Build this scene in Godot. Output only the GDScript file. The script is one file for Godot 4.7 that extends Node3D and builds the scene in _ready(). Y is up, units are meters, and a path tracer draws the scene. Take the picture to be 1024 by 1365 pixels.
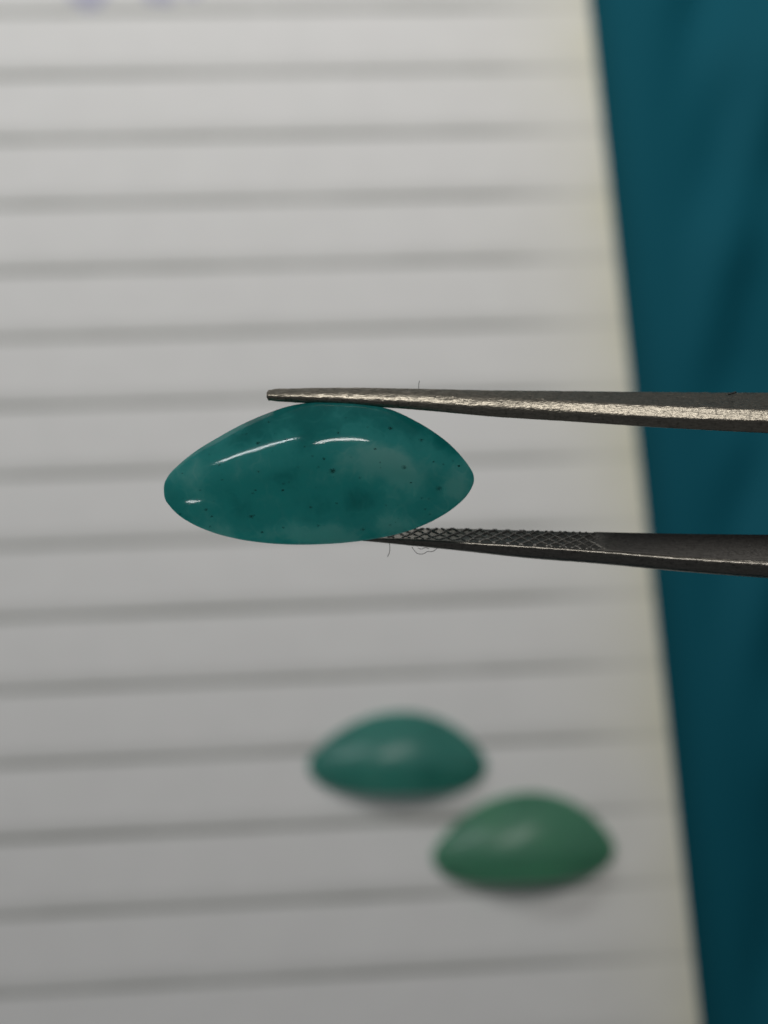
extends Node3D
# A translucent green stone held in steel tweezers over ruled paper, two more stones lying on the page.
# Lengths are worked out in millimetres and turned into metres when a mesh is committed.

const MM := 0.001
const DEPTH := 122.0            # from the lens to the held stone
const K := DEPTH / 3000.0       # millimetres for one picture point at that depth

# axes of the camera in the world: the phone looks down at the page, tilted by 15 degrees
var eye := Vector3(-22.906, 212.205, 54.031)
var axes := Basis(Vector3(0.993996, 0.0923576, 0.0586723), Vector3(0.0338847, 0.2500355, -0.9676436), Vector3(-0.1040394, 0.9638217, 0.2454047))
var rng := RandomNumberGenerator.new()
var cloth_lumps := noise(77, 0.045, 2)


# ------------------------------------------------------------------ helpers
func noise(seed_: int, freq: float, octaves := 3, type := FastNoiseLite.TYPE_SIMPLEX_SMOOTH) -> FastNoiseLite:
	var n := FastNoiseLite.new()
	n.noise_type = type
	n.seed = seed_
	n.frequency = freq
	n.fractal_octaves = octaves
	return n


func numbered(called: String) -> String:
	if not has_node(called):
		return called
	var i := 1
	while has_node("%s_%03d" % [called, i]):
		i += 1
	return "%s_%03d" % [called, i]


func tag(o: Node, label: String, category := "", group := "", kind := "") -> void:
	if label: o.set_meta("label", label)
	if category: o.set_meta("category", category)
	if group: o.set_meta("group", group)
	if kind: o.set_meta("kind", kind)


func thing(called: String, where: Vector3, turn: Basis, label: String, category: String, group := "") -> Node3D:
	var o := Node3D.new()
	o.name = numbered(called)
	add_child(o)
	o.transform = Transform3D(turn, where * MM)
	tag(o, label, category, group)
	return o


func part(called: String, mesh: Mesh, m: Material, parent: Node3D) -> MeshInstance3D:
	var o := MeshInstance3D.new()
	o.name = called
	o.mesh = mesh
	o.material_override = m
	parent.add_child(o, true)
	return o


# triangles (any number of grids) with normals that are averaged over the faces at each vertex
class Bag:
	var v := PackedVector3Array()
	var uv := PackedVector2Array()
	var tint := PackedColorArray()
	var idx := PackedInt32Array()

	func grid(p: Array, uvs: Array, wrap := false) -> void:
		var rows := p.size()
		var cols: int = p[0].size()
		var at := v.size()
		for r in rows:
			for c in cols:
				v.append(p[r][c])
				uv.append(uvs[r][c] if uvs else Vector2.ZERO)
		for r in rows - 1:
			for c in (cols if wrap else cols - 1):
				var c2 := (c + 1) % cols
				var a := at + r * cols + c
				var b := at + r * cols + c2
				var d := at + (r + 1) * cols + c
				var e := at + (r + 1) * cols + c2
				idx.append_array(PackedInt32Array([a, b, d, b, e, d]))

	func fan(ring: Array, centre: Vector3, flip := false) -> void:
		var at := v.size()
		v.append(centre)
		uv.append(Vector2.ZERO)
		for q in ring:
			v.append(q)
			uv.append(Vector2.ZERO)
		for i in ring.size():
			var j := (i + 1) % ring.size()
			if flip:
				idx.append_array(PackedInt32Array([at, at + 1 + j, at + 1 + i]))
			else:
				idx.append_array(PackedInt32Array([at, at + 1 + i, at + 1 + j]))

	func done(outward_from: Variant = null) -> ArrayMesh:
		var n := PackedVector3Array()
		n.resize(v.size())
		for t in range(0, idx.size(), 3):
			var a := v[idx[t]]
			var f := (v[idx[t + 2]] - a).cross(v[idx[t + 1]] - a)
			for k in 3:
				n[idx[t + k]] += f
		for i in n.size():
			var l := sqrt(n[i].x * n[i].x + n[i].y * n[i].y + n[i].z * n[i].z)
			n[i] = n[i] / l if l > 0.0 else Vector3.UP
		var out := PackedVector3Array()
		out.resize(v.size())
		for i in v.size():
			out[i] = v[i] * MM
		var arrays := []
		arrays.resize(Mesh.ARRAY_MAX)
		arrays[Mesh.ARRAY_VERTEX] = out
		arrays[Mesh.ARRAY_NORMAL] = n
		arrays[Mesh.ARRAY_TEX_UV] = uv
		if tint.size() == v.size():
			arrays[Mesh.ARRAY_COLOR] = tint
		arrays[Mesh.ARRAY_INDEX] = idx
		var m := ArrayMesh.new()
		m.add_surface_from_arrays(Mesh.PRIMITIVE_TRIANGLES, arrays)
		return m


func keyed(keys: Array, x: float) -> Array:      # rows of [x, a, b, ...], joined by smooth curves
	var n := keys.size()
	if x <= keys[0][0]:
		return keys[0].slice(1)
	for i in n - 1:
		if x <= keys[i + 1][0]:
			var k0: Array = keys[maxi(i - 1, 0)]
			var k1: Array = keys[i]
			var k2: Array = keys[i + 1]
			var k3: Array = keys[mini(i + 2, n - 1)]
			var t: float = (x - k1[0]) / (k2[0] - k1[0])
			var out := []
			for j in range(1, k1.size()):
				out.append(cubic_interpolate_in_time(k1[j], k2[j], k0[j], k3[j], t, k2[0] - k1[0], minf(k0[0] - k1[0], -1.0), maxf(k3[0] - k1[0], k2[0] - k1[0] + 1.0)))
			return out
	return keys[n - 1].slice(1)


func around_stone(px: float, py: float, z: float) -> Vector3:   # a measured place of the held things, in mm from the lens axis at DEPTH
	var s := (3000.0 - z) / 3000.0
	return Vector3((px - 512.0) * s, -(py - 682.5) * s, z) * K


func rounded(corners: Array, radii: Array, steps := 4) -> Array:    # a closed polygon of Vector2 with its corners rounded
	var out := []
	var n := corners.size()
	for i in n:
		var p: Vector2 = corners[i]
		var a: Vector2 = corners[(i + n - 1) % n]
		var b: Vector2 = corners[(i + 1) % n]
		var r: float = radii[i]
		var ra := minf(r, p.distance_to(a) * 0.45)
		var rb := minf(r, p.distance_to(b) * 0.45)
		var s := p + (a - p).normalized() * ra
		var e := p + (b - p).normalized() * rb
		for k in steps + 1:
			var t := float(k) / steps
			out.append(s.lerp(p, t).lerp(p.lerp(e, t), t))
		var next_r := minf(radii[(i + 1) % n], p.distance_to(b) * 0.45)
		var e2 := b + (p - b).normalized() * next_r
		for k in range(1, 4):          # a few points along the flat
			out.append(e.lerp(e2, k / 4.0))
	return out


# ------------------------------------------------------------------ materials
func tex(img: Image) -> ImageTexture:
	return ImageTexture.create_from_image(img)


func steel(tone: Color, rough: float, seed_: int, relief: float) -> StandardMaterial3D:
	var m := StandardMaterial3D.new()
	m.albedo_color = tone
	m.metallic = 1.0
	m.roughness = rough
	var w := 512
	var h := Image.create(w, w, false, Image.FORMAT_RGB8)
	var c := Image.create(w, w, false, Image.FORMAT_RGB8)
	var fine := noise(seed_, 0.09, 3)
	var streak := noise(seed_ + 1, 0.05, 3)
	var pit := noise(seed_ + 2, 0.035, 2)
	for y in w:
		for x in w:
			var g := fine.get_noise_2d(x * 0.55, y * 1.5)
			var s := streak.get_noise_2d(x * 0.35, y * 2.2)
			var p := smoothstep(0.35, 0.6, pit.get_noise_2d(x, y))
			var v := clampf(0.55 + 0.3 * g + 0.28 * s - 0.3 * p, 0.0, 1.0)
			h.set_pixel(x, y, Color(v, v, v))
			var a := clampf(0.86 + 0.13 * s + 0.12 * g - 0.15 * p, 0.1, 1.0)
			c.set_pixel(x, y, Color(a, a * 0.985, a * 0.955))
	m.albedo_texture = tex(c)
	m.heightmap_enabled = true
	m.heightmap_texture = tex(h)
	m.heightmap_scale = relief
	m.uv1_triplanar = true
	m.uv1_scale = Vector3(150, 150, 150)
	return m


# colour of a cloudy stone over its bounding box; blobs [x, y, rx, ry, weight] in 0..1 of the box, specks [x, y, size in pixels]
func stone_colour(seed_: int, w: int, h: int, deep: Color, mid: Color, pale: Color, blobs: Array, specks: Array) -> ImageTexture:
	var img := Image.create(w, h, false, Image.FORMAT_RGB8)
	var big := noise(seed_, 0.005, 2)
	var small := noise(seed_ + 1, 0.03, 4)
	var vein := noise(seed_ + 2, 0.009, 2)
	var asp := float(w) / h
	for y in h:
		for x in w:
			var u := float(x) / w
			var v := float(y) / h
			var t := 0.53 + 0.36 * big.get_noise_2d(x, y) + 0.07 * small.get_noise_2d(x, y)
			t += 0.06 * (1.0 - smoothstep(0.0, 0.2, absf(vein.get_noise_2d(x, y)))) - 0.02
			for b in blobs:
				var dx: float = (u - b[0]) / b[2]
				var dy: float = (v - b[1]) / b[3]
				t += b[4] * exp(-(dx * dx + dy * dy))
			t = clampf(t, 0.0, 1.0)
			var c := deep.lerp(mid, smoothstep(0.05, 0.5, t)).lerp(pale, smoothstep(0.5, 1.0, t))
			img.set_pixel(x, y, c)
	var dots := noise(seed_ + 3, 0.22, 2)
	for s in specks:
		var sx: float = s[0] * w
		var sy: float = s[1] * h
		var r: float = s[2]
		for y in range(int(sy - r * 2), int(sy + r * 2) + 1):
			for x in range(int(sx - r * 3), int(sx + r * 3) + 1):
				if x < 0 or y < 0 or x >= w or y >= h:
					continue
				var d := Vector2((x - sx) / 1.5, y - sy).rotated(s[3]).length() / r + 1.1 * dots.get_noise_2d(x, y)
				var k := (1.0 - smoothstep(-0.2 if int(s[2]) % 2 else 0.3, 1.25, d)) * float(s[4])
				if k > 0.0:
					img.set_pixel(x, y, img.get_pixel(x, y).lerp(Color(0.05, 0.17, 0.15), k))
	return tex(img)


func polished(colour: Texture2D, seed_: int, clear: float) -> StandardMaterial3D:
	var m := StandardMaterial3D.new()
	m.albedo_texture = colour
	m.roughness = 0.09
	m.metallic_specular = 0.7
	m.backlight_enabled = true                  # light seeps through the cloudy stone
	m.backlight = Color(clear, clear, clear)
	m.clearcoat_enabled = true
	m.clearcoat = 0.8
	m.clearcoat_roughness = 0.06
	m.heightmap_enabled = true
	var w := 512
	var h := Image.create(w, w, false, Image.FORMAT_RGB8)
	var a := noise(seed_, 0.2, 3)
	for y in w:
		for x in w:
			var v := clampf(0.5 + 0.4 * a.get_noise_2d(x, y), 0.0, 1.0)
			h.set_pixel(x, y, Color(v, v, v))
	m.heightmap_texture = tex(h)
	m.heightmap_scale = 0.0002
	return m


# ------------------------------------------------------------------ stones
# outline: Vector2 in mm round (0, 0), y up; dome towards +z, flat base at -girdle
func stone_mesh(outline: Array, height: float, girdle: float, bulge: float, rim_power: float, seed_: int, uneven := 0.004, blunt := 0) -> ArrayMesh:
	var n := outline.size()
	var ring := []
	var sub := 8
	for i in n:                                     # smooth closed curve through the outline
		var p0: Vector2 = outline[(i + n - 1) % n]
		var p1: Vector2 = outline[i]
		var p2: Vector2 = outline[(i + 1) % n]
		var p3: Vector2 = outline[(i + 2) % n]
		for k in sub:
			ring.append(p1.cubic_interpolate_in_time(p2, p0, p3, float(k) / sub, p1.distance_to(p2), -p0.distance_to(p1), p1.distance_to(p2) + p2.distance_to(p3)))
	var lo := Vector2(1e9, 1e9)
	var hi := -lo
	for q in ring:
		lo = lo.min(q)
		hi = hi.max(q)
	if blunt:
		var soft := []
		for k in ring.size():
			var sum := Vector2.ZERO
			for w in range(-blunt, blunt + 1):
				sum += ring[(k + w + ring.size()) % ring.size()]
			soft.append(sum / (2.0 * blunt + 1.0) * 1.03)
		ring = soft
	var calm := ring                                # the outline with its corners ironed out, for the middle of the dome
	for turn in 2:
		var next := []
		for k in ring.size():
			var sum := Vector2.ZERO
			for w in range(-18, 19):
				sum += calm[(k + w + ring.size()) % ring.size()]
			next.append(sum / 37.0)
		calm = next
	var lump := noise(seed_, 0.35, 2)
	var rows := []
	var uvs := []
	var steps := 56
	for s in steps + 1:
		var row := []
		var uvr := []
		var t := float(s) / steps
		var r := sin(t * PI / 2.0) if s < steps else 1.0
		for k in ring.size():
			var p: Vector2 = calm[k].lerp(ring[k], r * r * r * r) * maxf(r, 0.0008)
			var z := height * pow(maxf(1.0 - pow(r, bulge), 0.0), rim_power)
			z *= 1.0 + uneven * 3.0 * lump.get_noise_2d(p.x, p.y)
			row.append(Vector3(p.x, p.y, z))
			uvr.append(Vector2((p.x - lo.x) / (hi.x - lo.x), (hi.y - p.y) / (hi.y - lo.y)))
		rows.append(row)
		uvs.append(uvr)
	# girdle, a small bevel, and the flat base
	for e in [[0.997, -girdle * 0.35], [0.985, -girdle * 0.8], [0.965, -girdle], [0.7, -girdle * 1.02], [0.35, -girdle * 1.03], [0.0008, -girdle * 1.03]]:
		var row := []
		var uvr := []
		for q in ring:
			var p: Vector2 = q * e[0]
			row.append(Vector3(p.x, p.y, e[1]))
			uvr.append(Vector2((p.x - lo.x) / (hi.x - lo.x), (hi.y - p.y) / (hi.y - lo.y)))
		rows.append(row)
		uvs.append(uvr)
	var b := Bag.new()
	b.grid(rows, uvs, true)
	return b.done()


# ------------------------------------------------------------------ tweezers
# one row of [x, top, upper border, lower border, bottom] per station of the upper arm
var upper_keys := [
	[355.5, 523, 525, 527, 530], [357, 520.5, 525, 528, 533], [362, 519, 525, 528.5, 534.2], [390, 517.6, 524.2, 529.5, 536.4], [450, 516.6, 523.6, 531.8, 539.4],
	[560, 518, 526.2, 537.5, 546.8], [650, 520, 531.5, 543.5, 555], [760, 521, 535.8, 550, 562], [850, 522, 540, 555, 568], [900, 522.4, 542, 557.5, 571], [1024, 523, 547, 562, 577.5],
	[1300, 520, 550, 568, 588], [1700, 520, 558, 582, 604], [2200, 548, 588, 612, 634], [2700, 588, 612, 632, 650], [3000, 600, 620, 638, 652]]
# [x, far edge, near edge, bottom] of the lower arm
var lower_keys := [
	[402, 709, 713, 716], [405, 707, 713.5, 718.5], [420, 706, 714, 719.6], [480, 704.5, 716.4, 721.2], [544, 703.4, 718, 727.3], [600, 703.4, 721.8, 733], [700, 706.2, 728.3, 744], [801, 709, 736, 752], [902, 711, 745, 761.6],
	[1024, 712.2, 753.6, 771], [1300, 712, 768, 790], [1700, 704, 766, 788], [2200, 682, 738, 758], [2700, 662, 702, 716], [3000, 654, 684, 694]]


func stations(keys: Array) -> Array:
	var xs := []
	var x: float = keys[0][0]
	while x < 1100.0:
		xs.append(x)
		x += 1.0 if x < 366.0 or (x > 400.0 and x < 408.0) else 3.0
	while x < keys[-1][0]:
		xs.append(x)
		x += 40.0
	xs.append(keys[-1][0])
	return xs


func upper_arm() -> ArrayMesh:
	var rough := noise(41, 0.06, 3)
	var grain := noise(42, 0.25, 2)
	var b := Bag.new()
	var rows := []
	for x in stations(upper_keys):
		var k := keyed(upper_keys, x)
		var z2 := 4.0
		var z1: float = z2 - (k[2] - k[1]) * 0.85
		var z0: float = z1 - (k[1] - k[0]) * 1.9
		var z3: float = z2 - (k[3] - k[2]) * 0.45
		var back := minf(z0 - 4.0, lerpf(-14.0, -46.0, smoothstep(355.0, 420.0, x)))
		var poly := [Vector2(z0, k[0]), Vector2(z1, k[1]), Vector2(z2, k[2]), Vector2(z3, k[3]), Vector2(back, k[3] - 0.6), Vector2(back, k[0] + 1.0)]
		var soft := lerpf(1.0, 0.18, smoothstep(560.0, 900.0, x))       # the tip is worn round, the shaft keeps its facets
		var ring := rounded(poly, [2.6, 9.0 * soft + 1.0, 10.0 * soft + 1.0, 2.4, 2.0, 2.0])
		var row := []
		var i := 0
		for q in ring:
			var w := 0.55 * rough.get_noise_2d(x * 0.9, i * 7.0) + 0.3 * grain.get_noise_2d(x, i * 5.0)
			w *= clampf((x - 352.0) / 14.0, 0.2, 1.0)
			row.append(around_stone(x, q.y - w * 0.55, q.x + w * 0.5))
			i += 1
		rows.append(row)
	b.grid(rows, [], true)
	b.fan(rows[0], middle(rows[0]))
	b.fan(rows[-1], middle(rows[-1]), true)
	return b.done()


func middle(ring: Array) -> Vector3:
	var s := Vector3.ZERO
	for q in ring:
		s += q
	return s / ring.size()


const NEAR_Z := -13.0
const FAR_Z := -56.0


func lower_arm() -> ArrayMesh:
	var rough := noise(51, 0.06, 3)
	var grain := noise(52, 0.25, 2)
	var b := Bag.new()
	var rows := []
	for x in stations(lower_keys):
		var k := keyed(lower_keys, x)
		var t := smoothstep(400.0, 470.0, x)
		var far := lerpf(-36.0, FAR_Z, t)
		var near := lerpf(-20.0, NEAR_Z, t)
		var drop := 0.0
		if x > 412.0 and x < 1195.0:
			drop = 0.9                        # the seat of the grip, cut a little below the face
		var h: float = k[2] - k[1]
		var poly := [Vector2(far, k[0] + drop), Vector2(near, k[1] + drop), Vector2(near - h * 0.18, k[1] + h * 0.55), Vector2(near - h * 0.75, k[2]), Vector2(far, k[2] - 1.5)]
		var ring := rounded(poly, [1.6, 5.0, 7.0, 5.0, 2.0])
		var row := []
		var i := 0
		for q in ring:
			var w := 0.5 * rough.get_noise_2d(x * 0.9, i * 7.0) + 0.28 * grain.get_noise_2d(x, i * 5.0)
			row.append(around_stone(x, q.y - w * 0.5, q.x + w * 0.4))
			i += 1
		rows.append(row)
	b.grid(rows, [], true)
	b.fan(rows[0], middle(rows[0]))
	b.fan(rows[-1], middle(rows[-1]), true)
	return b.done()


# the cross-hatched face: diamond pits between raised ridges, cut into a plate on the inner side of the lower arm
func grip_plate() -> ArrayMesh:
	var b := Bag.new()
	var rows := []
	var wob := noise(61, 0.03, 2)
	var nx := 700
	var ny := 44
	for i in nx + 1:
		var x := 416.0 + 0.69 * i if i <= 570 else 809.3 + 3.0 * (i - 570)
		var k := keyed(lower_keys, x)
		var row := []
		for j in ny + 1:
			var t := float(j) / ny
			var y: float = lerpf(k[0], k[1], t * 0.9)
			var z := lerpf(FAR_Z + 1.0, NEAR_Z - 1.2, t * 0.9)
			var along := x + 1.6 * wob.get_noise_2d(x, t * 40.0)
			var across: float = (t - 0.5) * (k[1] - k[0]) + 1.2 * wob.get_noise_2d(x + 500.0, t * 40.0)
			var u := along / 18.3 + across / 9.5
			var v := along / 18.3 - across / 9.5
			var du := absf(u - roundf(u))
			var dv := absf(v - roundf(v))
			var ridge := minf(du, dv)                        # 0 on a ridge, 0.5 in the middle of a pit
			var depth := smoothstep(0.07, 0.17, ridge)
			depth *= smoothstep(0.0, 0.05, t) * (1.0 - smoothstep(0.93, 1.0, t)) * (1.0 - smoothstep(772.0, 806.0, x + 12.0 * wob.get_noise_2d(t * 60.0, 9.0)))
			var worn := lerpf(0.31, 0.1, smoothstep(765.0, 820.0, x + 14.0 * wob.get_noise_2d(t * 70.0, x)))     # the ridges are rubbed bright
			b.tint.append(Color(worn, worn * 1.01, worn * 0.99))
			var lift := 0.35 if i > 0 and i < nx and j > 0 and j < ny else -1.2
			row.append(around_stone(x, y - lift + 6.5 * depth, z - 2.6 * depth))
		rows.append(row)
	b.grid(rows, [])
	return b.done()


func fibre(points: Array, radius: float) -> ArrayMesh:
	var b := Bag.new()
	var rows := []
	var n := points.size()
	for i in n - 1:
		for s in 6:
			var t := s / 6.0
			var p: Vector3 = points[i].cubic_interpolate(points[i + 1], points[maxi(i - 1, 0)], points[mini(i + 2, n - 1)], t)
			rows.append(p)
	rows.append(points[-1])
	var rings := []
	for i in rows.size():
		var d: Vector3 = (rows[mini(i + 1, rows.size() - 1)] - rows[maxi(i - 1, 0)]).normalized()
		var a := d.cross(Vector3(0.3, 0.2, 1).normalized()).normalized()
		var c := d.cross(a)
		var ring := []
		for k in 6:
			ring.append(rows[i] + (a * cos(TAU * k / 6) + c * sin(TAU * k / 6)) * radius * (0.45 if i == rows.size() - 1 else 1.0))
		rings.append(ring)
	b.grid(rings, [], true)
	return b.done()


# ------------------------------------------------------------------ page and cloth
const PAGE_LEFT := -184.0
const PAGE_TOP := -193.0
const PAGE_BOTTOM := 104.0


func page_edge(z: float) -> float:
	return 25.85 + 0.0185 * z


func page_lift(x: float, z: float) -> float:       # a faint wave of the sheet, lower at its free edge
	return 0.12 * sin(x * 0.055 + 0.6) * cos(z * 0.03)


func page_mesh() -> ArrayMesh:
	var b := Bag.new()
	var top := []
	var uvs := []
	var low := []
	var nx := 60
	var nz := 70
	for i in nz + 1:
		var z := lerpf(PAGE_TOP, PAGE_BOTTOM, float(i) / nz)
		var row := []
		var uvr := []
		var lrow := []
		for j in nx + 1:
			var x := lerpf(PAGE_LEFT, page_edge(z), float(j) / nx)
			row.append(Vector3(x, page_lift(x, z), z))
			lrow.append(Vector3(x, page_lift(x, z) - 0.7, z))
			uvr.append(Vector2(float(j) / nx, float(i) / nz))
		top.append(row)
		low.append(lrow)
		uvs.append(uvr)
	b.grid(top, uvs)
	var flipped := low.duplicate()
	flipped.reverse()
	var uvf := uvs.duplicate()
	uvf.reverse()
	b.grid(flipped, uvf)
	for side in [0, nx]:                             # the cut edges
		var wall := []
		var wuv := []
		for i in nz + 1:
			var z0 := i if side == nx else nz - i
			wall.append([top[z0][side], low[z0][side]])
			wuv.append([uvs[z0][side], uvs[z0][side]])
		b.grid(wall, wuv)
	for side in [0, nz]:
		var w0 := []
		var w1 := []
		for j in nx + 1:
			w0.append(top[side][j])
			w1.append(low[side][j])
		b.grid([w1, w0] if side == 0 else [w0, w1], [uvs[side], uvs[side]])
	return b.done()


func page_print() -> ImageTexture:
	var w := 1024
	var h := 2048
	var img := Image.create(w, h, false, Image.FORMAT_RGB8)
	var n := noise(71, 0.03, 4)
	var stain := noise(72, 0.006, 3)
	var ink := noise(73, 0.2, 2)
	var span := PAGE_BOTTOM - PAGE_TOP
	for y in h:
		var z := PAGE_TOP + span * (y + 0.5) / h
		var k := roundf((z + 53.83) / 7.0)
		var from_line := absf(z + 53.83 - 7.0 * k)
		var over := 7.0 * k - z - 53.83                 # how far above the line
		var strong := 0.86 + 0.22 * ink.get_noise_2d(k * 37.0, 5.0)
		var line := (1.0 - smoothstep(0.14, 0.34, from_line)) * strong * 0.74
		if over > 0.0:
			line = maxf(line, 0.15 * (1.0 - smoothstep(0.4, 2.0, over)))
		for x in w:
			var u := (x + 0.5) / w
			var mm := (1.0 - u) * 210.0                      # from the free edge
			var c := Color(0.908, 0.906, 0.897)
			var yellow := exp(-mm / 4.5) * (0.8 + 0.5 * stain.get_noise_2d(x, y))
			c = c.lerp(Color(0.885, 0.875, 0.78), clampf(yellow, 0.0, 1.0))
			c = c * (1.0 + 0.012 * n.get_noise_2d(x, y))
			if line > 0.0:
				var fade := 0.25 + 0.75 * smoothstep(2.0, 14.0, mm)
				c = c.lerp(Color(0.42, 0.43, 0.40), line * fade * (0.9 + 0.12 * ink.get_noise_2d(x, y) + 0.25 * stain.get_noise_2d(x * 1.5, k * 90.0)))
			img.set_pixel(x, y, c)
	# pale violet ink blots, most of them above the picture
	for s in [[-27.4, -56.0, 2.1, 1.9], [-20.1, -56.4, 1.8, 1.9], [-16.6, -56.6, 1.0, 1.5]]:
		for cy in range(int((s[1] - 3.0 - PAGE_TOP) / span * h), int((s[1] + 3.0 - PAGE_TOP) / span * h)):
			for cx in range(w):
				var pz: float = PAGE_TOP + span * (cy + 0.5) / h
				var px: float = lerpf(PAGE_LEFT, page_edge(pz), (cx + 0.5) / w)
				var d := Vector2((px - s[0]) / s[2], (pz - s[1]) / s[3]).length() + 0.3 * n.get_noise_2d(cx * 3.0, cy * 2.0)
				if d < 1.0:
					img.set_pixel(cx, cy, img.get_pixel(cx, cy).lerp(Color(0.70, 0.70, 0.79), 0.75))
	return tex(img)


func cloth_height(x: float, z: float) -> float:
	var away := smoothstep(29.0, 40.0, x)
	var d := x * 0.93 + z * 0.36                      # folds run from the upper right to the lower left
	var y := 1.5 * sin(d * 0.36 + 0.5 * sin(z * 0.05)) + 0.5 * sin(d * 0.83 + 1.3 + z * 0.04) + 0.7 * sin(z * 0.11 + x * 0.05)
	y = y * 0.5 + 1.7 * cloth_lumps.get_noise_2d(x * 0.8 + z * 0.3, z * 0.7)
	return -2.2 + away * (y - 0.6)


func cloth_mesh() -> ArrayMesh:
	var b := Bag.new()
	var rows := []
	var uvs := []
	var xs := []
	var x := -190.0
	while x < 190.0:
		xs.append(x)
		x += 1.0 if x > 20.0 and x < 90.0 else 8.0
	for i in 181:
		var z := -180.0 + 2.0 * i
		var row := []
		var uvr := []
		for xx in xs:
			row.append(Vector3(xx, cloth_height(xx, z), z))
			uvr.append(Vector2(xx, z) / 6.0)
		rows.append(row)
		uvs.append(uvr)
	b.grid(rows, uvs)
	return b.done()


# ------------------------------------------------------------------ the scene
func lamp(called: String, at: Vector3, towards: Vector3, size: Vector2, along: Vector3, energy: float, colour: Color) -> void:
	var l := AreaLight3D.new()
	l.name = called
	l.area_size = size * MM
	l.light_energy = energy
	l.light_color = colour
	l.shadow_enabled = true
	l.area_range = 6.0
	add_child(l)
	var back := (at - towards).normalized()
	var side := (along - back * along.dot(back)).normalized()
	l.transform = Transform3D(Basis(side, back.cross(side), back), at * MM)


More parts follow.
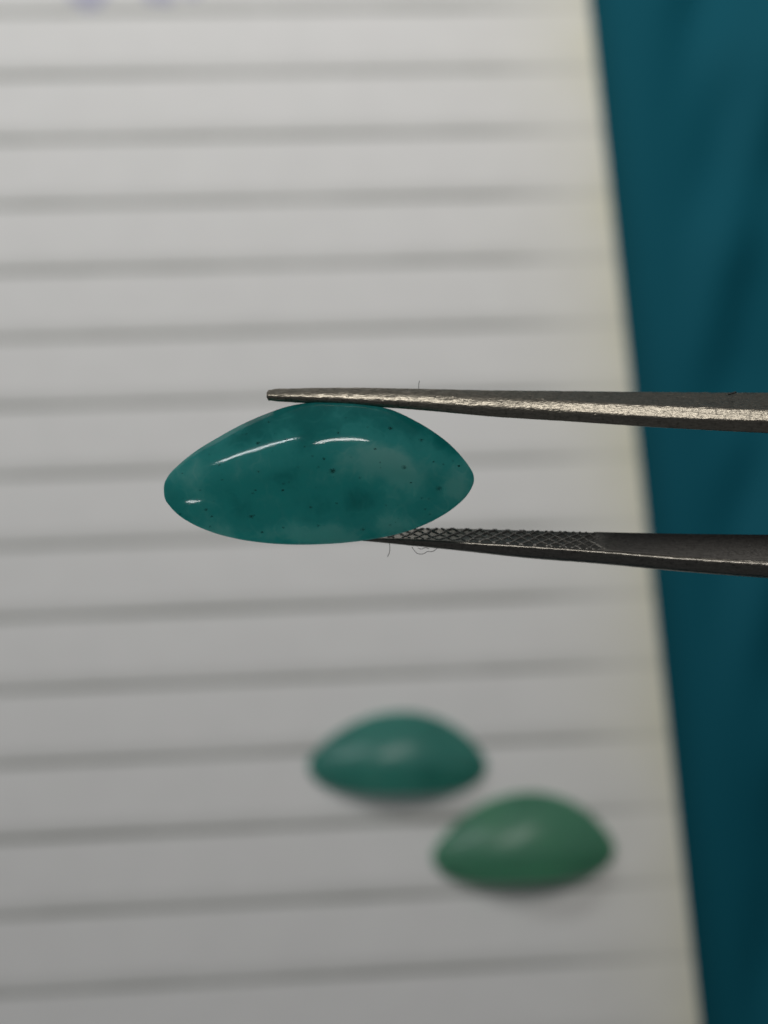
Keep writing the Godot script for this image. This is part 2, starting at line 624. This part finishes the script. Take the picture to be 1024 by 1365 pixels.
func _ready() -> void:
	rng.seed = 7
	# camera, focused on the held stone
	var cam := Camera3D.new()
	cam.name = "camera"
	add_child(cam)
	cam.transform = Transform3D(axes, eye * MM)
	var a := CameraAttributesPhysical.new()
	a.frustum_focal_length = 12.0 / (682.5 / 3000.0)
	a.frustum_focus_distance = (DEPTH - 1.5) * MM
	a.frustum_near = 0.01
	a.frustum_far = 4.0
	a.exposure_aperture = a.frustum_focal_length / 2.6
	cam.attributes = a
	cam.current = true
	# dim light of the room
	var we := WorldEnvironment.new()
	we.name = "environment"
	var e := Environment.new()
	e.background_mode = Environment.BG_COLOR
	e.background_color = Color(0.345, 0.35, 0.36)
	e.background_energy_multiplier = 1.0
	e.tonemap_mode = Environment.TONE_MAPPER_LINEAR
	e.tonemap_exposure = 1.0
	e.sdfgi_enabled = true
	e.ssao_enabled = true
	e.ssil_enabled = true
	we.environment = e
	add_child(we)
	# two strip lamps over the far side of the desk, and a small one that gives the glint at the left tip
	lamp("strip_lamp", Vector3(24, 195, -160), Vector3(55, 0, -165), Vector2(180, 26), Vector3(1, -0.2, -0.8), 0.0335, Color(1.0, 0.985, 0.97))
	lamp("strip_lamp_001", Vector3(-150, 150, -205), Vector3(-40, 0, -130), Vector2(130, 22), Vector3(1, 0, -0.5), 0.019, Color(0.97, 0.99, 1.0))
	lamp("small_lamp", Vector3(-252, 92, 202), Vector3(-13, 95, 22), Vector2(26, 9), Vector3(0.5, 0.6, 0.6), 0.0022, Color(1, 1, 1))

	# the setting
	var teal := StandardMaterial3D.new()
	teal.albedo_color = Color(0.03, 0.335, 0.395)
	teal.roughness = 0.75
	teal.metallic_specular = 0.25
	var cloth := part("tablecloth", cloth_mesh(), teal, self)
	tag(cloth, "dark teal cloth in soft folds under the ruled page", "", "", "structure")

	var paper := StandardMaterial3D.new()
	paper.albedo_texture = page_print()
	paper.roughness = 0.85
	paper.metallic_specular = 0.3
	var page := part("ruled_paper", page_mesh(), paper, self)
	tag(page, "white ruled page with grey lines and a yellowed right edge", "paper")

	# the stones
	var held_outline := []
	for q in [[218.5, 655], [219.5, 644], [225, 633.5], [240, 618], [260, 602], [290, 583.5], [320, 567], [350, 553.5], [385, 541.5], [414, 536.6], [450, 536.8], [487, 539.5], [520, 545.6], [550, 559], [575, 573.5], [600, 592.5], [615, 608], [625, 621], [631, 632], [632, 641], [629, 650], [622, 661], [605, 677], [585, 690], [560, 702], [530, 712], [500, 718.2], [470, 722.5], [430, 725.5], [390, 726], [350, 723.5], [310, 717], [280, 708.5], [255, 697.5], [238, 686.5], [227, 675.5], [220.5, 666]]:
		held_outline.append(Vector2(q[0] - 440.0, 616.0 - q[1]) * K)
	var specks := []
	for q in [[433.6, 613.5, 5, 1], [445, 629, 9, 0.7], [380, 654, 4, 1], [276, 679, 5, 1], [284, 688, 4, 0.7], [337, 688, 7, 0.8], [416, 676, 4, 0.6], [520, 572, 6, 0.7], [561, 587, 7, 0.6], [538, 624, 8, 0.6], [547, 644, 3, 1], [584, 651, 10, 0.45], [611, 621, 3.5, 1], [577, 616, 3, 0.8], [350, 709, 5, 0.7], [452, 579, 5, 0.8], [240, 685, 5, 0.6], [344, 654, 4, 0.5], [384, 588, 4, 0.6], [346, 592, 6, 0.6], [425, 700, 5, 0.5], [484, 705, 6, 0.4], [300, 640, 5, 0.4], [500, 600, 4, 0.6]]:
		specks.append([(q[0] - 218.0) / 414.0, (q[1] - 536.0) / 190.0, q[2] * 0.72, rng.randf_range(-0.8, 0.8), q[3]])
	for k in 70:                                   # finer flecks, most of them faint
		specks.append([rng.randf_range(0.06, 0.95), rng.randf_range(0.1, 0.93), rng.randf_range(1.2, 3.4), rng.randf_range(-1.2, 1.2), rng.randf_range(0.12, 0.5)])
	var blobs := [[0.76, 0.42, 0.17, 0.2, 0.5], [0.93, 0.62, 0.05, 0.09, 0.35], [0.83, 0.84, 0.12, 0.1, 0.3], [0.36, 0.93, 0.32, 0.08, 0.38], [0.58, 0.68, 0.12, 0.14, -0.22], [0.1, 0.72, 0.12, 0.25, 0.22], [0.2, 0.3, 0.12, 0.1, -0.2], [0.72, 0.9, 0.2, 0.12, 0.15], [0.5, 0.12, 0.36, 0.18, -0.45], [0.87, 0.24, 0.12, 0.16, -0.5]]
	var teal_stone := stone_colour(11, 1024, 464, Color(0.18, 0.62, 0.61), Color(0.34, 0.765, 0.75), Color(0.67, 0.875, 0.85), blobs, specks)
	var held := part("cabochon_gemstone", stone_mesh(held_outline, 3.5, 0.25, 2.0, 0.85, 5), polished(teal_stone, 21, 1.22), self)
	held.transform = Transform3D(axes, (eye + axes * around_stone(440, 616, 0) + axes * Vector3(0, 0, -DEPTH)) * MM)
	tag(held, "teal polished cabochon gripped between the two tips of the tweezers", "gemstone", "polished green cabochons")

	var loose := [
		{"at": Vector2(-0.2, 24.75), "turn": -0.066, "size": [8.3, 4.85, 2.95], "deep": Color(0.34, 0.68, 0.64), "mid": Color(0.45, 0.78, 0.735), "pale": Color(0.52, 0.82, 0.77), "label": "teal green cabochon lying on the page, left of the grass green one"},
		{"at": Vector2(11.3, 33.6), "turn": -0.02, "size": [8.5, 5.4, 3.0], "deep": Color(0.42, 0.69, 0.59), "mid": Color(0.56, 0.80, 0.70), "pale": Color(0.56, 0.82, 0.69), "label": "grass green cabochon lying on the page nearest the cloth"}]
	var i := 0
	for s in loose:
		var outline := []
		for k in 36:
			var t := -TAU * k / 36.0
			var u := cos(t)
			var v: float = s.size[1] * pow(maxf(1.0 - pow(absf(u), 2.0), 0.0), 0.76) if sin(t) > 0.0 else -s.size[2] * pow(maxf(1.0 - pow(absf(u), 3.0), 0.0), 0.46)
			outline.append((Vector2(s.size[0] * u + 0.12 * v, v + 0.9)).rotated(s.turn))
		var m := polished(stone_colour(31 + i * 7, 512, 256, s.deep, s.mid, s.pale, [], []), 81 + i, 1.2)
		m.clearcoat_roughness = 0.24
		m.metallic_specular = 0.6                 # their polish is duller
		m.roughness = 0.35
		var o := part("cabochon_gemstone_%03d" % (i + 1), stone_mesh(outline, 3.1, 0.2, 2.0, 0.9, 15 + i, 0.004, 5), m, self)
		o.transform = Transform3D(Basis(Vector3.RIGHT, -PI / 2.0), Vector3(s.at.x, 0.25 + page_lift(s.at.x, s.at.y), s.at.y + 0.9) * MM)
		tag(o, s.label, "gemstone", "polished green cabochons")
		i += 1

	# the tweezers
	var grip_at := eye + axes * Vector3(0, 0, -DEPTH)
	var tw := thing("tweezers", grip_at, axes, "worn steel tweezers holding the teal stone above the page", "tweezers")
	var bright := steel(Color(0.62, 0.605, 0.57), 0.34, 91, 0.0026)
	var dark := steel(Color(0.52, 0.515, 0.50), 0.28, 95, 0.0012)
	var up := part("arm", upper_arm(), bright, tw)
	tag(up, "upper tweezer arm with a bright worn facet")
	var lo := part("arm", lower_arm(), dark, tw)
	tag(lo, "lower tweezer arm with a cross-hatched grip")
	var grip := steel(Color(1, 1, 1), 0.52, 97, 0.0012)
	grip.vertex_color_use_as_albedo = true
	part("grip_plate", grip_plate(), grip, lo)

	# lint caught on the steel
	var lint := StandardMaterial3D.new()
	lint.albedo_color = Color(0.22, 0.21, 0.2)
	lint.roughness = 0.8
	var strands := [
		[[[519.5, 724, -20], [519.8, 732, -19], [519, 737, -18], [516.5, 742.5, -17]], "short straight lint fibre hanging below the stone from the lower tweezer arm"],
		[[[549, 729, -22], [552.5, 734, -18], [557, 738, -16], [564, 738.3, -15], [570, 735.2, -15], [577, 735, -16], [584, 730, -20]], "curled loop of lint hanging from the lower tweezer arm"],
		[[[557.5, 730.5, -24], [562, 732, -20], [567, 730, -19], [572, 731.5, -22]], "small inner curl of lint under the lower tweezer arm"],
		[[[558.5, 519, -14], [558.3, 513, -12], [559.4, 507.5, -10]], "tiny lint hair standing on the upper tweezer arm"]]
	strands.append([[[970.5, 525.6, -26], [974, 525, -24], [978, 523.8, -25], [981.5, 522.6, -27]], "dark fleck stuck to the upper tweezer arm above the cloth"])
	for s in strands:
		var pts := []
		var base := around_stone(s[0][0][0], s[0][0][1], s[0][0][2])
		for q in s[0]:
			pts.append(around_stone(q[0], q[1], q[2]) - base)
		var f := part(numbered("lint_fibre"), fibre(pts, 0.05 if s == strands[-1] else 0.016), lint, self)
		f.transform = Transform3D(axes, (grip_at + axes * base) * MM)
		tag(f, s[1], "lint", "lint fibres on the tweezers")
